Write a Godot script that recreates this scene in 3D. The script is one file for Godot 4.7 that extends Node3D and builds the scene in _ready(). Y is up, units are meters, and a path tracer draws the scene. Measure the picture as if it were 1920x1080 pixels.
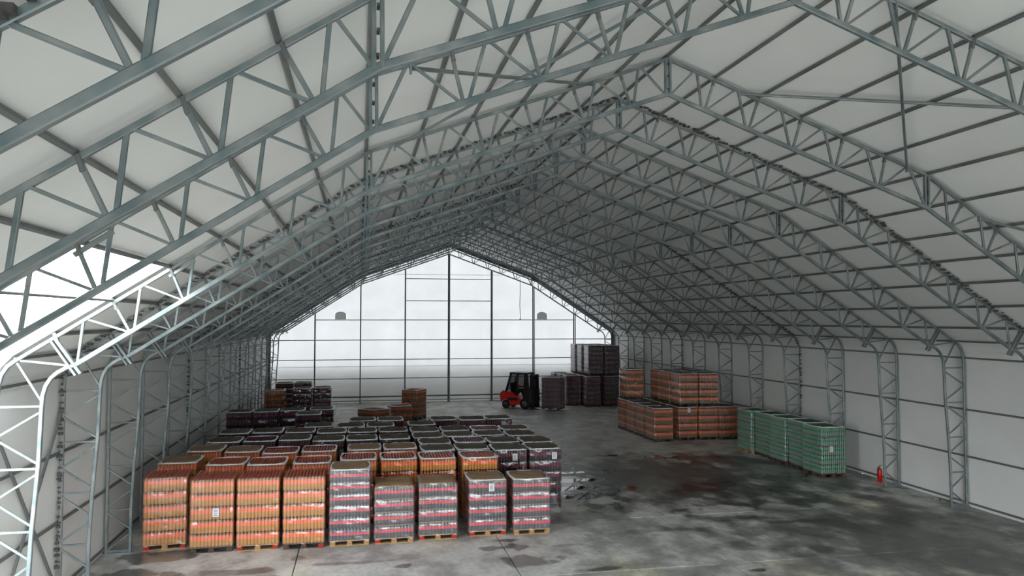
extends Node3D
# Fabric-covered steel storage hall with wrapped pallets of bottled drinks.
# x: across the hall (0 = ridge), y: up, z = -depth along the hall (0 = camera).

const CAM_X := -6.302
const CAM_Y := 5.9
var rng := RandomNumberGenerator.new()
var M := {}
var taken := {}
var beam_cache := {}
const ORD := ["zeroth", "first", "second", "third", "fourth", "fifth", "sixth", "seventh", "eighth", "ninth", "tenth", "eleventh", "twelfth", "thirteenth", "fourteenth", "fifteenth", "sixteenth", "seventeenth", "eighteenth", "nineteenth", "twentieth", "twenty-first", "twenty-second"]

# frame depths, from the far end wall to the entrance end behind the camera
var FD: Array = []

func _ready() -> void:
	rng.seed = 77
	set_camera_and_sky()
	for k in 14: FD.append(55.25 - 3.1 * k)
	FD.append_array([10.18, 7.6, 5.0, 2.4, -0.2, -2.8, -5.4])
	make_materials()
	build_floor()
	build_outside()
	build_membranes()
	build_frames()
	build_purlins()
	build_braces()
	build_end_wall()
	build_pallets()
	build_forklift()
	build_small_things()

func set_camera_and_sky() -> void:
	var cam := Camera3D.new()
	cam.name = "camera"
	cam.position = Vector3(CAM_X, CAM_Y, 0)
	cam.rotation_degrees = Vector3(2.326, -11.232, 0)
	cam.fov = rad_to_deg(2.0 * atan(540.0 / 1437.19))
	cam.near = 0.1
	cam.far = 400.0
	add_child(cam)
	var we := WorldEnvironment.new()
	we.name = "daylight"
	var env := Environment.new()
	env.background_mode = Environment.BG_SKY
	var sky := Sky.new()
	var sm := ProceduralSkyMaterial.new()          # an overcast day
	sm.sky_top_color = Color(0.872, 0.89, 0.912)
	sm.sky_horizon_color = Color(0.935, 0.945, 0.958)
	sm.ground_horizon_color = Color(0.62, 0.62, 0.61)
	sm.ground_bottom_color = Color(0.5, 0.5, 0.49)
	sm.sky_energy_multiplier = 1.0
	sky.sky_material = sm
	env.sky = sky
	env.background_energy_multiplier = 4.0
	env.tonemap_mode = Environment.TONE_MAPPER_LINEAR
	env.tonemap_exposure = 3.4
	env.sdfgi_enabled = true
	env.ssao_enabled = true
	env.ssil_enabled = true
	we.environment = env
	add_child(we)

# ------------------------------------------------------------------ helpers

func numbered(called: String) -> String:
	if not taken.has(called):
		taken[called] = 0
		return called
	taken[called] += 1
	return "%s_%03d" % [called, taken[called]]

func tag(o: Node, label: String, category: String, group := "", kind := "") -> void:
	if label != "": o.set_meta("label", label)
	if category != "": o.set_meta("category", category)
	if group != "": o.set_meta("group", group)
	if kind != "": o.set_meta("kind", kind)

func thing(called: String, label: String, category: String, at := Vector3.ZERO, turn := 0.0, group := "") -> Node3D:
	var o := Node3D.new()
	o.name = numbered(called)
	o.position = at
	o.rotation.y = turn
	add_child(o)
	tag(o, label, category, group)
	return o

func structure(called: String) -> Node3D:
	var o := Node3D.new()
	o.name = called
	add_child(o)
	o.set_meta("kind", "structure")
	return o

func part(called: String, mesh: Mesh, mat: Material, parent: Node, at := Transform3D()) -> MeshInstance3D:
	var o := MeshInstance3D.new()
	o.name = called
	o.mesh = mesh
	o.material_override = mat
	o.transform = at
	parent.add_child(o, true)
	return o

func st_new(smooth := false) -> SurfaceTool:
	var st := SurfaceTool.new()
	st.begin(Mesh.PRIMITIVE_TRIANGLES)
	st.set_smooth_group(0 if smooth else -1)
	return st

func done(st: SurfaceTool) -> ArrayMesh:
	st.generate_normals()
	return st.commit()

func quad(st: SurfaceTool, a: Vector3, b: Vector3, c: Vector3, d: Vector3) -> void:
	for v in [a, b, c, a, c, d]: st.add_vertex(v)

func quad_uv(st: SurfaceTool, v: Array, uv: Array) -> void:
	for k in [0, 1, 2, 0, 2, 3]:
		st.set_uv(uv[k])
		st.add_vertex(v[k])

# a box with small chamfers on its long edges, corners lo..hi
func box(st: SurfaceTool, lo: Vector3, hi: Vector3) -> void:
	var p := []
	for k in 8: p.append(Vector3(hi.x if k & 1 else lo.x, hi.y if k & 2 else lo.y, hi.z if k & 4 else lo.z))
	quad(st, p[0], p[2], p[3], p[1])
	quad(st, p[4], p[5], p[7], p[6])
	quad(st, p[0], p[4], p[6], p[2])
	quad(st, p[1], p[3], p[7], p[5])
	quad(st, p[2], p[6], p[7], p[3])
	quad(st, p[0], p[1], p[5], p[4])

func cbox(size: Vector3, c := 0.01) -> ArrayMesh:
	# chamfered box, standing on y = 0, centred in x and z
	var st := st_new()
	var h := size * 0.5
	var r := [[-h.x, -h.z + c], [-h.x + c, -h.z], [h.x - c, -h.z], [h.x, -h.z + c], [h.x, h.z - c], [h.x - c, h.z], [-h.x + c, h.z], [-h.x, h.z - c]]
	var s := []
	for q in r: s.append([q[0] - signf(q[0]) * c, q[1] - signf(q[1]) * c])
	for k in 8:
		var n := (k + 1) % 8
		quad(st, Vector3(r[k][0], c, r[k][1]), Vector3(r[k][0], size.y - c, r[k][1]), Vector3(r[n][0], size.y - c, r[n][1]), Vector3(r[n][0], c, r[n][1]))
		quad(st, Vector3(r[k][0], size.y - c, r[k][1]), Vector3(s[k][0], size.y, s[k][1]), Vector3(s[n][0], size.y, s[n][1]), Vector3(r[n][0], size.y - c, r[n][1]))
		quad(st, Vector3(s[k][0], 0, s[k][1]), Vector3(r[k][0], c, r[k][1]), Vector3(r[n][0], c, r[n][1]), Vector3(s[n][0], 0, s[n][1]))
		for v in [Vector3(0, size.y, 0), Vector3(s[n][0], size.y, s[n][1]), Vector3(s[k][0], size.y, s[k][1])]: st.add_vertex(v)
		for v in [Vector3(0, 0, 0), Vector3(s[k][0], 0, s[k][1]), Vector3(s[n][0], 0, s[n][1])]: st.add_vertex(v)
	return done(st)

func section(w: float, h: float) -> Array:
	var c := minf(w, h) * 0.14
	var a := w * 0.5
	var b := h * 0.5
	return [Vector2(-a, -b + c), Vector2(-a, b - c), Vector2(-a + c, b), Vector2(a - c, b), Vector2(a, b - c), Vector2(a, -b + c), Vector2(a - c, -b), Vector2(-a + c, -b)]

# hollow-section steel: one metre long, stretched to its length when placed
func beam_mesh(w: float, h: float) -> ArrayMesh:
	var key := "%.4f_%.4f" % [w, h]
	if beam_cache.has(key): return beam_cache[key]
	var st := st_new()
	var s := section(w, h)
	for k in 8:
		var p: Vector2 = s[k]
		var n: Vector2 = s[(k + 1) % 8]
		quad(st, Vector3(p.x, p.y, 0), Vector3(p.x, p.y, 1), Vector3(n.x, n.y, 1), Vector3(n.x, n.y, 0))
		for v in [Vector3(0, 0, 0), Vector3(p.x, p.y, 0), Vector3(n.x, n.y, 0)]: st.add_vertex(v)
		for v in [Vector3(0, 0, 1), Vector3(n.x, n.y, 1), Vector3(p.x, p.y, 1)]: st.add_vertex(v)
	beam_cache[key] = done(st)
	return beam_cache[key]

func beam(called: String, a: Vector3, b: Vector3, w: float, h: float, mat: Material, parent: Node, side := Vector3(0, 0, 1)) -> MeshInstance3D:
	var l := b - a
	var z := l.normalized()
	var x := side
	if absf(x.dot(z)) > 0.98: x = Vector3(1, 0, 0)
	var y := z.cross(x).normalized()
	x = y.cross(z).normalized()
	return part(called, beam_mesh(w, h), mat, parent, Transform3D(Basis(x, y, l), a))

# a rectangular section swept along points in the plane z = 0
func sweep(pts: Array, w: float, h: float) -> ArrayMesh:
	var st := st_new()
	var s := section(w, h)
	var rings := []
	for k in pts.size():
		var a: Vector3 = pts[maxi(k - 1, 0)]
		var b: Vector3 = pts[mini(k + 1, pts.size() - 1)]
		var t := (b - a).normalized()
		var n := Vector3(0, 0, 1).cross(t)
		var ring := []
		for q in s: ring.append(pts[k] + n * q.x + Vector3(0, 0, q.y))
		rings.append(ring)
	for k in rings.size() - 1:
		for j in 8:
			var n2 := (j + 1) % 8
			quad(st, rings[k][j], rings[k + 1][j], rings[k + 1][n2], rings[k][n2])
	return done(st)

# a lathe of [radius, y, colour] rows
func lathe(st: SurfaceTool, rows: Array, seg: int, at := Vector3.ZERO, cap_top := true) -> void:
	for k in rows.size() - 1:
		for j in seg:
			var a0 := TAU * j / seg
			var a1 := TAU * (j + 1) / seg
			var p := [
				[rows[k], a0], [rows[k + 1], a0], [rows[k + 1], a1],
				[rows[k], a0], [rows[k + 1], a1], [rows[k], a1]]
			for q in p:
				if q[0].size() > 2: st.set_color(q[0][2])
				st.add_vertex(at + Vector3(cos(q[1]) * q[0][0], q[0][1], sin(q[1]) * q[0][0]))
	if cap_top:
		var r: Array = rows[-1]
		for j in seg:
			if r.size() > 2: st.set_color(r[2])
			st.add_vertex(at + Vector3(0, r[1], 0))
			st.add_vertex(at + Vector3(cos(TAU * (j + 1) / seg) * r[0], r[1], sin(TAU * (j + 1) / seg) * r[0]))
			st.add_vertex(at + Vector3(cos(TAU * j / seg) * r[0], r[1], sin(TAU * j / seg) * r[0]))

func tube(st: SurfaceTool, pts: Array, r: float, seg := 8) -> void:
	var rings := []
	for k in pts.size():
		var a: Vector3 = pts[maxi(k - 1, 0)]
		var b: Vector3 = pts[mini(k + 1, pts.size() - 1)]
		var t := (b - a).normalized()
		var u := t.cross(Vector3(0.13, 0.21, 0.97)).normalized()
		var v := t.cross(u)
		var ring := []
		for j in seg: ring.append(pts[k] + (u * cos(TAU * j / seg) + v * sin(TAU * j / seg)) * r)
		rings.append(ring)
	for k in rings.size() - 1:
		for j in seg:
			var n := (j + 1) % seg
			quad(st, rings[k][j], rings[k + 1][j], rings[k + 1][n], rings[k][n])
	for e in [0, rings.size() - 1]:
		for j in range(1, seg - 1):
			var t3 := [rings[e][0], rings[e][j], rings[e][j + 1]]
			if e == 0: t3.reverse()
			for v in t3: st.add_vertex(v)

func std(color: Color, rough: float, metal := 0.0) -> StandardMaterial3D:
	var m := StandardMaterial3D.new()
	m.albedo_color = color
	m.roughness = rough
	m.metallic = metal
	m.cull_mode = BaseMaterial3D.CULL_DISABLED
	return m

func noise_tex(freq: float, colors: Array, seed_: int, size := 256, octaves := 4, offsets: Array = [], normal := false, bump := 2.0) -> NoiseTexture2D:
	var n := FastNoiseLite.new()
	n.seed = seed_
	n.frequency = freq
	n.fractal_octaves = octaves
	var t := NoiseTexture2D.new()
	t.width = size
	t.height = size
	t.seamless = true
	t.noise = n
	if normal:
		t.as_normal_map = true
		t.bump_strength = bump
	else:
		var g := Gradient.new()
		var off := PackedFloat32Array()
		var cs := PackedColorArray()
		for k in colors.size():
			off.append(offsets[k] if offsets else float(k) / (colors.size() - 1))
			cs.append(colors[k])
		g.offsets = off
		g.colors = cs
		t.color_ramp = g
	return t

func triplanar(m: StandardMaterial3D, scale: Vector3, world := true) -> void:
	m.uv1_triplanar = true
	m.uv1_world_triplanar = world
	m.uv1_scale = scale

func make_materials() -> void:
	# galvanised steel: bluish zinc with paler repaired welds
	var steel := std(Color.WHITE, 0.42, 0.6)
	steel.albedo_texture = noise_tex(0.012, [Color(0.42, 0.49, 0.505), Color(0.53, 0.57, 0.575), Color(0.66, 0.675, 0.67)], 3)
	steel.roughness_texture = noise_tex(0.03, [Color(0.75, 0.75, 0.75), Color(1, 1, 1)], 4, 128)
	triplanar(steel, Vector3(0.45, 0.45, 0.45))
	M.steel = steel
	M.plate = std(Color(0.55, 0.58, 0.58), 0.5, 0.4)
	# purlins: duller, slightly stained steel
	var pur := std(Color.WHITE, 0.55, 0.35)
	pur.albedo_texture = noise_tex(0.015, [Color(0.36, 0.37, 0.36), Color(0.45, 0.47, 0.47), Color(0.50, 0.49, 0.44)], 8, 128)
	triplanar(pur, Vector3(0.3, 0.3, 0.3))
	M.purlin = pur
	M.lacing = std(Color(0.30, 0.295, 0.285), 0.85)
	# coated fabric
	var wrinkle := noise_tex(0.012, [], 12, 512, 3, [], true, 3.0)
	var tone := noise_tex(0.006, [Color(0.83, 0.835, 0.82), Color(0.87, 0.875, 0.865)], 13, 256)
	for k in ["hall", "gable"]:        # heavy coated hall fabric, and the thin translucent cloth of the end walls
		var f := std(Color.WHITE, 0.6)
		f.albedo_texture = tone
		f.normal_enabled = true
		f.normal_texture = wrinkle
		f.normal_scale = 0.25
		f.backlight_enabled = true
		triplanar(f, Vector3(0.22, 0.22, 0.22))
		M[k + "_fabric"] = f
	M.hall_fabric.backlight = Color(0.05, 0.05, 0.05)
	M.gable_fabric.backlight = Color(0.61, 0.61, 0.62)
	M.flap = std(Color(0.40, 0.41, 0.42), 0.7)
	M.seam = std(Color(0.72, 0.73, 0.73), 0.6)
	M.hood = std(Color(0.9, 0.9, 0.9), 0.5)
	M.rope = std(Color(0.42, 0.42, 0.42), 0.9)
	# pallets and loads
	var wood := std(Color.WHITE, 0.8)
	wood.albedo_texture = noise_tex(0.02, [Color(0.50, 0.38, 0.24), Color(0.68, 0.53, 0.34), Color(0.74, 0.60, 0.40)], 21, 128)
	triplanar(wood, Vector3(0.6, 6.0, 0.6), false)
	M.wood = wood
	var old := std(Color.WHITE, 0.85)
	old.albedo_texture = noise_tex(0.02, [Color(0.22, 0.17, 0.13), Color(0.34, 0.27, 0.2)], 22, 128)
	triplanar(old, Vector3(0.6, 6.0, 0.6), false)
	M.old_wood = old
	M.red_wood = std(Color(0.62, 0.12, 0.10), 0.75)
	var card := std(Color.WHITE, 0.85)
	card.albedo_texture = noise_tex(0.01, [Color(0.58, 0.47, 0.35), Color(0.66, 0.54, 0.41)], 23, 128)
	triplanar(card, Vector3(0.7, 0.7, 0.7), false)
	M.card = card
	var damp := std(Color.WHITE, 0.8)              # cardboard gone dark with damp and dust
	damp.albedo_texture = noise_tex(0.01, [Color(0.33, 0.305, 0.265), Color(0.46, 0.41, 0.345)], 24, 128)
	triplanar(damp, Vector3(0.7, 0.7, 0.7), false)
	M.damp_card = damp
	var bottle := std(Color.WHITE, 0.22)
	bottle.vertex_color_use_as_albedo = true
	M.bottle = bottle
	var film := std(Color(0.88, 0.90, 0.92, 0.025), 0.08)
	film.transparency = BaseMaterial3D.TRANSPARENCY_ALPHA
	M.film = film
	var haze := std(Color(0.88, 0.90, 0.92, 0.07), 0.1)
	haze.transparency = BaseMaterial3D.TRANSPARENCY_ALPHA
	M.thick_film = haze
	var rim := std(Color(0.93, 0.94, 0.95, 0.8), 0.3)
	rim.transparency = BaseMaterial3D.TRANSPARENCY_ALPHA
	M.rim_film = rim
	M.paper = std(Color(0.86, 0.87, 0.88), 0.7)
	M.ink = std(Color(0.2, 0.2, 0.22), 0.7)
	# vehicle and small things
	M.red_paint = std(Color(0.76, 0.06, 0.05), 0.3)
	M.red_paint.clearcoat_enabled = true
	M.red_paint.clearcoat = 0.5
	M.black_paint = std(Color(0.06, 0.06, 0.065), 0.4)
	M.rubber = std(Color(0.05, 0.05, 0.05), 0.8)
	M.grey_metal = std(Color(0.35, 0.36, 0.37), 0.45, 0.5)
	var glass := std(Color(0.05, 0.06, 0.06, 0.55), 0.03)
	glass.transparency = BaseMaterial3D.TRANSPARENCY_ALPHA
	M.glass = glass
	M.extinguisher = std(Color(0.78, 0.03, 0.03), 0.3)
	M.brass = std(Color(0.6, 0.5, 0.25), 0.4, 0.7)
	M.cloth = std(Color(0.10, 0.11, 0.14), 0.9)
	M.skin = std(Color(0.62, 0.45, 0.36), 0.6)
	M.rubble = std(Color(0.62, 0.60, 0.54), 0.9)
	M.ground = std(Color(0.55, 0.54, 0.52), 0.95)
	M.berm = std(Color(0.66, 0.65, 0.63), 0.9)

# ------------------------------------------------------------------ floor

func blot(al: PackedFloat32Array, ro: PackedFloat32Array, w: int, h: int, wob: PackedByteArray, x: float, d: float, rx: float, rd: float, dark: float, wet: float, edge := 0.35, tint := 0.0) -> void:
	# one damp stain, puddle or broad toned-down area: its outline is broken up by noise
	var px := 25.2 / w
	var pd := 62.0 / h
	for j in range(maxi(0, int((d - rd * 1.7 + 6.0) / pd)), mini(h, int((d + rd * 1.7 + 6.0) / pd) + 1)):
		for i in range(maxi(0, int((x - rx * 1.7 + 12.6) / px)), mini(w, int((x + rx * 1.7 + 12.6) / px) + 1)):
			var u := (i * px - 12.6 - x) / rx
			var v := (j * pd - 6.0 - d) / rd
			var r := sqrt(u * u + v * v) + (wob[j * w + i] / 255.0 - 0.5) * (1.2 if rx > 2.0 else 2.0)
			var t := clampf((1.0 - r) / edge, 0.0, 1.0)
			if t > 0.0:
				var k := j * w + i
				al[k] = lerpf(al[k], al[k] * dark, t)
				ro[k] = lerpf(ro[k], wet, t)

func noise_bytes(seed_: int, freq: float, w: int, h: int, oct := 5) -> PackedByteArray:
	var n := FastNoiseLite.new()
	n.seed = seed_
	n.frequency = freq
	n.fractal_octaves = oct
	var im := n.get_image(w, h)
	im.convert(Image.FORMAT_L8)
	return im.get_data()

func build_floor() -> void:
	var w := 1024
	var h := 2048
	var big := noise_bytes(5, 0.006, w, h, 5)
	var mid := noise_bytes(6, 0.022, w, h, 5)
	var fine := noise_bytes(7, 0.12, w, h, 4)
	var wob := noise_bytes(9, 0.02, w, h, 5)
	var al := PackedFloat32Array()
	var ro := PackedFloat32Array()
	al.resize(w * h)
	ro.resize(w * h)
	for k in w * h:
		var b := big[k] / 255.0
		var m := mid[k] / 255.0
		var f := fine[k] / 255.0
		# dark tyre-and-damp patches over pale power-floated concrete
		var patch := smoothstep(0.42, 0.62, b * 0.6 + m * 0.4)
		al[k] = 0.80 - 0.13 * patch - 0.15 * (m - 0.5) - 0.12 * (f - 0.5)
		ro[k] = 0.54 - 0.12 * patch + 0.12 * (f - 0.5)
	# [x, depth, radius across, radius along, darkening, roughness, edge]
	for s in [
		[9.0, 18.2, 6.6, 6.5, 0.66, 0.5, 0.5], [9.0, 27.0, 4.5, 5.0, 0.72, 0.45, 0.5], [4.6, 27.3, 4.8, 4.8, 0.55, 0.34, 0.45], [6.8, 24.6, 3.2, 2.2, 0.62, 0.34, 0.7], [8.6, 30.2, 2.2, 1.6, 0.6, 0.3, 0.5],  # first two: broad damp mottling, plus light falloff put into the colour
		[7.2, 30.6, 1.3, 0.7, 0.42, 0.2, 0.3], [6.0, 25.1, 1.5, 0.7, 0.5, 0.26, 0.4], [9.4, 26.4, 1.2, 0.9, 0.55, 0.25, 0.4],
		[1.0, 26.2, 1.6, 2.9, 0.6, 0.16, 0.6], [1.7, 28.7, 1.1, 0.3, 0.45, 0.015, 0.15], [1.4, 27.3, 1.1, 0.24, 0.45, 0.015, 0.15],
		[1.2, 26.0, 1.2, 0.4, 0.45, 0.015, 0.15], [1.2, 24.9, 1.2, 0.5, 0.45, 0.02, 0.15], [0.9, 23.6, 0.9, 0.3, 0.55, 0.06, 0.3],
		[2.96, 25.7, 0.22, 0.42, 0.5, 0.02, 0.2], [5.95, 31.2, 0.4, 0.3, 0.5, 0.02, 0.2], [4.4, 31.9, 0.5, 0.2, 0.5, 0.03, 0.2], [3.3, 28.9, 0.35, 0.15, 0.5, 0.03, 0.2],
		[0.3, 22.3, 1.6, 0.7, 0.72, 0.35, 0.5], [10.0, 20.3, 1.6, 1.0, 0.74, 0.45, 0.7], [7.9, 19.9, 2.2, 1.4, 0.8, 0.45, 0.8],
		[-2.6, 19.7, 0.45, 0.28, 0.6, 0.35, 0.25], [-2.3, 18.45, 0.7, 0.42, 0.62, 0.35, 0.25], [-2.55, 20.35, 0.5, 0.16, 0.6, 0.3, 0.3],
		[-5.2, 18.75, 0.34, 0.22, 0.55, 0.3, 0.15], [-9.0, 19.0, 0.8, 0.22, 0.66, 0.35, 0.3], [-8.6, 18.5, 0.9, 0.22, 0.66, 0.35, 0.3],
		[-10.9, 20.6, 1.2, 0.55, 0.55, 0.2, 0.35], [-11.4, 19.2, 0.9, 0.6, 0.55, 0.22, 0.35], [-7.75, 19.9, 0.2, 0.35, 0.66, 0.4, 0.3],
		[2.9, 16.8, 0.45, 0.18, 0.5, 0.3, 0.2], [-0.6, 17.6, 0.5, 0.12, 0.6, 0.35, 0.3], [5.4, 18.0, 0.9, 0.3, 0.72, 0.4, 0.4], [6.2, 20.6, 0.8, 0.25, 0.7, 0.4, 0.4], [8.4, 22.6, 0.9, 0.25, 0.66, 0.35, 0.4],
		[-6.3, 19.2, 1.0, 0.14, 0.75, 0.4, 0.4], [-0.9, 19.6, 0.9, 0.16, 0.8, 0.4, 0.4], [1.4, 20.4, 1.2, 0.22, 0.78, 0.4, 0.5], [3.9, 21.4, 1.4, 0.4, 0.72, 0.38, 0.5]]:
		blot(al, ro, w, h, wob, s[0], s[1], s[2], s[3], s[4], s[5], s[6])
	# hairline cracks along two joints, with a dark damp line
	var cb := PackedByteArray()
	var rb := PackedByteArray()
	cb.resize(w * h * 3)
	rb.resize(w * h)
	for k in w * h:
		var a := al[k]
		var yel := clampf((big[(k * 1 + 517 * w) % (w * h)] / 255.0 - 0.62) * 3.0, 0.0, 1.0) * 0.06
		cb[k * 3] = int(clampf(pow(clampf(a * (1.0 + yel), 0.0, 1.0), 1.0 / 1.0) * 255.0, 0, 255))
		cb[k * 3 + 1] = int(clampf(a * (1.0 + yel * 0.6) * 255.0, 0, 255))
		cb[k * 3 + 2] = int(clampf(a * (0.975 - yel) * 255.0, 0, 255))
		rb[k] = int(clampf(ro[k], 0.02, 1.0) * 255.0)
	var m := std(Color.WHITE, 1.0)
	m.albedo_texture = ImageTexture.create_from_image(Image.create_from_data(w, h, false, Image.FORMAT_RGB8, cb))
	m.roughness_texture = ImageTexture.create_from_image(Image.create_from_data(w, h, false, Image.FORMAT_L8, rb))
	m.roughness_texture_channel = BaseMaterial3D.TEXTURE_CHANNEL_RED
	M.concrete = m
	var fl := structure("floor")
	var xs := [-12.8, -7.78, -2.6, 2.55, 7.75, 12.8]
	var ds := [-6.0, -0.6, 3.9, 8.4, 12.9, 17.4, 21.9, 26.4, 30.9, 35.4, 39.9, 44.4, 48.9, 53.4, 56.0]
	var g := 0.011
	for j in ds.size() - 1:
		for i in xs.size() - 1:
			var st := st_new()
			var lo := Vector3(xs[i] + g, -0.2, -ds[j + 1] + g)
			var hi := Vector3(xs[i + 1] - g, 0.0, -ds[j] - g)
			var c := 0.012
			var top := [Vector3(lo.x + c, 0, lo.z + c), Vector3(hi.x - c, 0, lo.z + c), Vector3(hi.x - c, 0, hi.z - c), Vector3(lo.x + c, 0, hi.z - c)]
			var rimv := [Vector3(lo.x, -c, lo.z), Vector3(hi.x, -c, lo.z), Vector3(hi.x, -c, hi.z), Vector3(lo.x, -c, hi.z)]
			var bot := [Vector3(lo.x, lo.y, lo.z), Vector3(hi.x, lo.y, lo.z), Vector3(hi.x, lo.y, hi.z), Vector3(lo.x, lo.y, hi.z)]
			quad_uv(st, top, top.map(floor_uv))
			for k in 4:
				var n := (k + 1) % 4
				var q1 := [top[k], rimv[k], rimv[n], top[n]]
				var q2 := [rimv[k], bot[k], bot[n], rimv[n]]
				quad_uv(st, q1, q1.map(floor_uv))
				quad_uv(st, q2, q2.map(floor_uv))
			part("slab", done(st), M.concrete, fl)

func floor_uv(v: Vector3) -> Vector2:
	return Vector2((v.x + 12.6) / 25.2, (-v.z + 6.0) / 62.0)

func build_outside() -> void:
	var st := st_new()
	box(st, Vector3(-140, -0.5, -160), Vector3(140, -0.21, 110))
	var o := part("ground", done(st), M.ground, self)
	o.set_meta("kind", "structure")
	# low concrete wall that stands just behind the end wall and shades its foot
	var b := thing("retaining_wall", "low concrete wall behind the translucent end wall", "wall", Vector3(0, 0, -56.75))
	st = st_new()
	box(st, Vector3(-16, -0.3, -0.3), Vector3(16, 2.6, 0.3))
	part("wall_body", done(st), M.berm, b)
	st = st_new()
	box(st, Vector3(-16.05, 2.6, -0.36), Vector3(16.05, 2.7, 0.36))
	part("coping", done(st), M.berm, b)

# ------------------------------------------------------------------ membranes

func skin_line(side: float) -> Array:
	# outline of the fabric from the ridge to the foot
	var p := []
	for q in [[0, 11.47], [1.05, 11.087], [2.06, 10.72], [3.07, 10.35], [4.08, 9.985], [5.12, 9.605], [6.2, 9.22], [7.1, 8.633], [7.99, 8.053], [8.88, 7.472], [9.75, 6.904], [10.7, 6.284], [11.65, 5.664], [12.28, 5.25], [12.46, 5.05], [12.57, 4.82], [12.61, 4.6]]:
		p.append(Vector2(q[0] * side, q[1]))
	return p

func strip(pts: Array, d0: float, d1: float, sag: float) -> ArrayMesh:
	# fabric between two frames; between purlins it hangs in by a few millimetres
	var st := st_new(true)
	var cols := 7
	var grid := []
	var rows := []
	for k in pts.size() - 1:
		for s in 4: rows.append((pts[k] as Vector2).lerp(pts[k + 1], s / 4.0))
	rows.append(pts[-1])
	for r in rows.size():
		var line := []
		var t: Vector2 = rows[mini(r + 1, rows.size() - 1)] - rows[maxi(r - 1, 0)]
		var n := Vector2(-t.y, t.x).normalized()
		if n.dot(Vector2(0, 5.0) - rows[r]) < 0: n = -n
		for c in cols + 1:
			var f := float(c) / cols
			var bow := sin(f * PI) * absf(sin(r * PI / 4.0)) * sag
			var q: Vector2 = rows[r] + n * bow
			line.append(Vector3(q.x, q.y, -lerpf(d0, d1, f)))
		grid.append(line)
	for r in rows.size() - 1:
		for c in cols:
			quad(st, grid[r][c], grid[r][c + 1], grid[r + 1][c + 1], grid[r + 1][c])
	return done(st)

func build_membranes() -> void:
	var roof := structure("ceiling")
	var wl := structure("wall_left")
	var wr := structure("wall_right")
	for k in FD.size() - 1:
		var d1: float = FD[k]
		var d0: float = FD[k + 1]
		for side in [-1.0, 1.0]:
			var line := skin_line(side)
			var open: bool = side < 0 and k == 13          # the bay with the raised side door
			if open: line = line.slice(0, 11)
			part("fabric_panel", strip(line, d0 - (0.2 if k == FD.size() - 2 else 0.0), d1 + (0.2 if k == 0 else 0.0), 0.025), M.hall_fabric, roof)
			if not open:
				var wall := []
				for y in [4.6, 3.04, 1.57, 0.0]: wall.append(Vector2(12.61 * side, y))
				part("fabric_panel", strip(wall, d0 - (0.2 if k == FD.size() - 2 else 0.0), d1 + (0.2 if k == 0 else 0.0), 0.02), M.hall_fabric, wl if side < 0 else wr)
	# end walls: one strip of fabric between each pair of posts
	for e in [["wall_back", 55.42, 0], ["wall_front", -5.55, 1]]:
		var w := structure(e[0])
		if e[2] == 0: part("edge_flap", edge_flap(55.38), M.flap, w)
		var edges := [-12.61, -9.345, -6.23, -3.115, 0.0, 3.115, 6.23, 9.345, 12.61]
		for k in 8:
			if e[2] == 1 and (k >= 1 and k <= 6):
				part("fabric_panel", gable_strip(edges[k], edges[k + 1], e[1], 5.3), M.gable_fabric, w)  # unseen opening below, added to let more daylight into the hall
			else:
				part("fabric_panel", gable_strip(edges[k], edges[k + 1], e[1], 0.0), M.gable_fabric, w)

func edge_flap(d: float) -> ArrayMesh:
	# hem of the roof fabric folded down over the end wall
	var st := st_new()
	for side in [-1.0, 1.0]:
		var p := skin_line(side)
		p.append(Vector2(12.61 * side, 0.0))
		for k in p.size() - 1:
			var q := []
			for i in [k, k + 1]:
				var t: Vector2 = (p[mini(i + 1, p.size() - 1)] - p[maxi(i - 1, 0)]).normalized()
				var n := Vector2(-t.y, t.x)
				if n.dot(Vector2(0, 4.0) - p[i]) < 0: n = -n
				if i == 0: n = Vector2(0, -1.05)
				q.append(p[i] + n * 0.30)
			quad(st, Vector3(p[k].x, p[k].y, -d), Vector3(p[k + 1].x, p[k + 1].y, -d), Vector3(q[1].x, q[1].y, -d), Vector3(q[0].x, q[0].y, -d))
	return done(st)

func roof_y(x: float) -> float:
	var p := skin_line(1.0)
	var a := absf(x)
	for k in p.size() - 1:
		if a <= p[k + 1].x: return lerpf(p[k].y, p[k + 1].y, inverse_lerp(p[k].x, p[k + 1].x, a))
	return 4.6

func gable_strip(x0: float, x1: float, d: float, from: float) -> ArrayMesh:
	var st := st_new(true)
	var n := 12
	for k in n:
		var a := lerpf(x0, x1, float(k) / n)
		var b := lerpf(x0, x1, float(k + 1) / n)
		var rows := 14
		for r in rows:
			var f0 := float(r) / rows
			var f1 := float(r + 1) / rows
			quad(st, Vector3(a, lerpf(from, roof_y(a), f0), -d), Vector3(a, lerpf(from, roof_y(a), f1), -d), Vector3(b, lerpf(from, roof_y(b), f1), -d), Vector3(b, lerpf(from, roof_y(b), f0), -d))
	return done(st)

# ------------------------------------------------------------------ steel frames

var IN_UP := [[0.80, 10.33], [1.80, 9.965], [2.83, 9.585], [3.85, 9.21], [4.92, 8.82]]
var OUT_UP := [0.62, 1.56, 2.57, 3.59, 4.62, 5.68]
var PUR_UP := [1.05, 2.06, 3.07, 4.08, 5.12]
var IN_LO := [[6.72, 8.0], [7.65, 7.41], [8.55, 6.825], [9.44, 6.25], [10.34, 5.67]]
var OUT_LO := [6.58, 7.49, 8.40, 9.27, 10.17, 11.11]
var PUR_LO := [7.06, 7.95, 8.84, 9.70, 10.65, 11.59]

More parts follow.
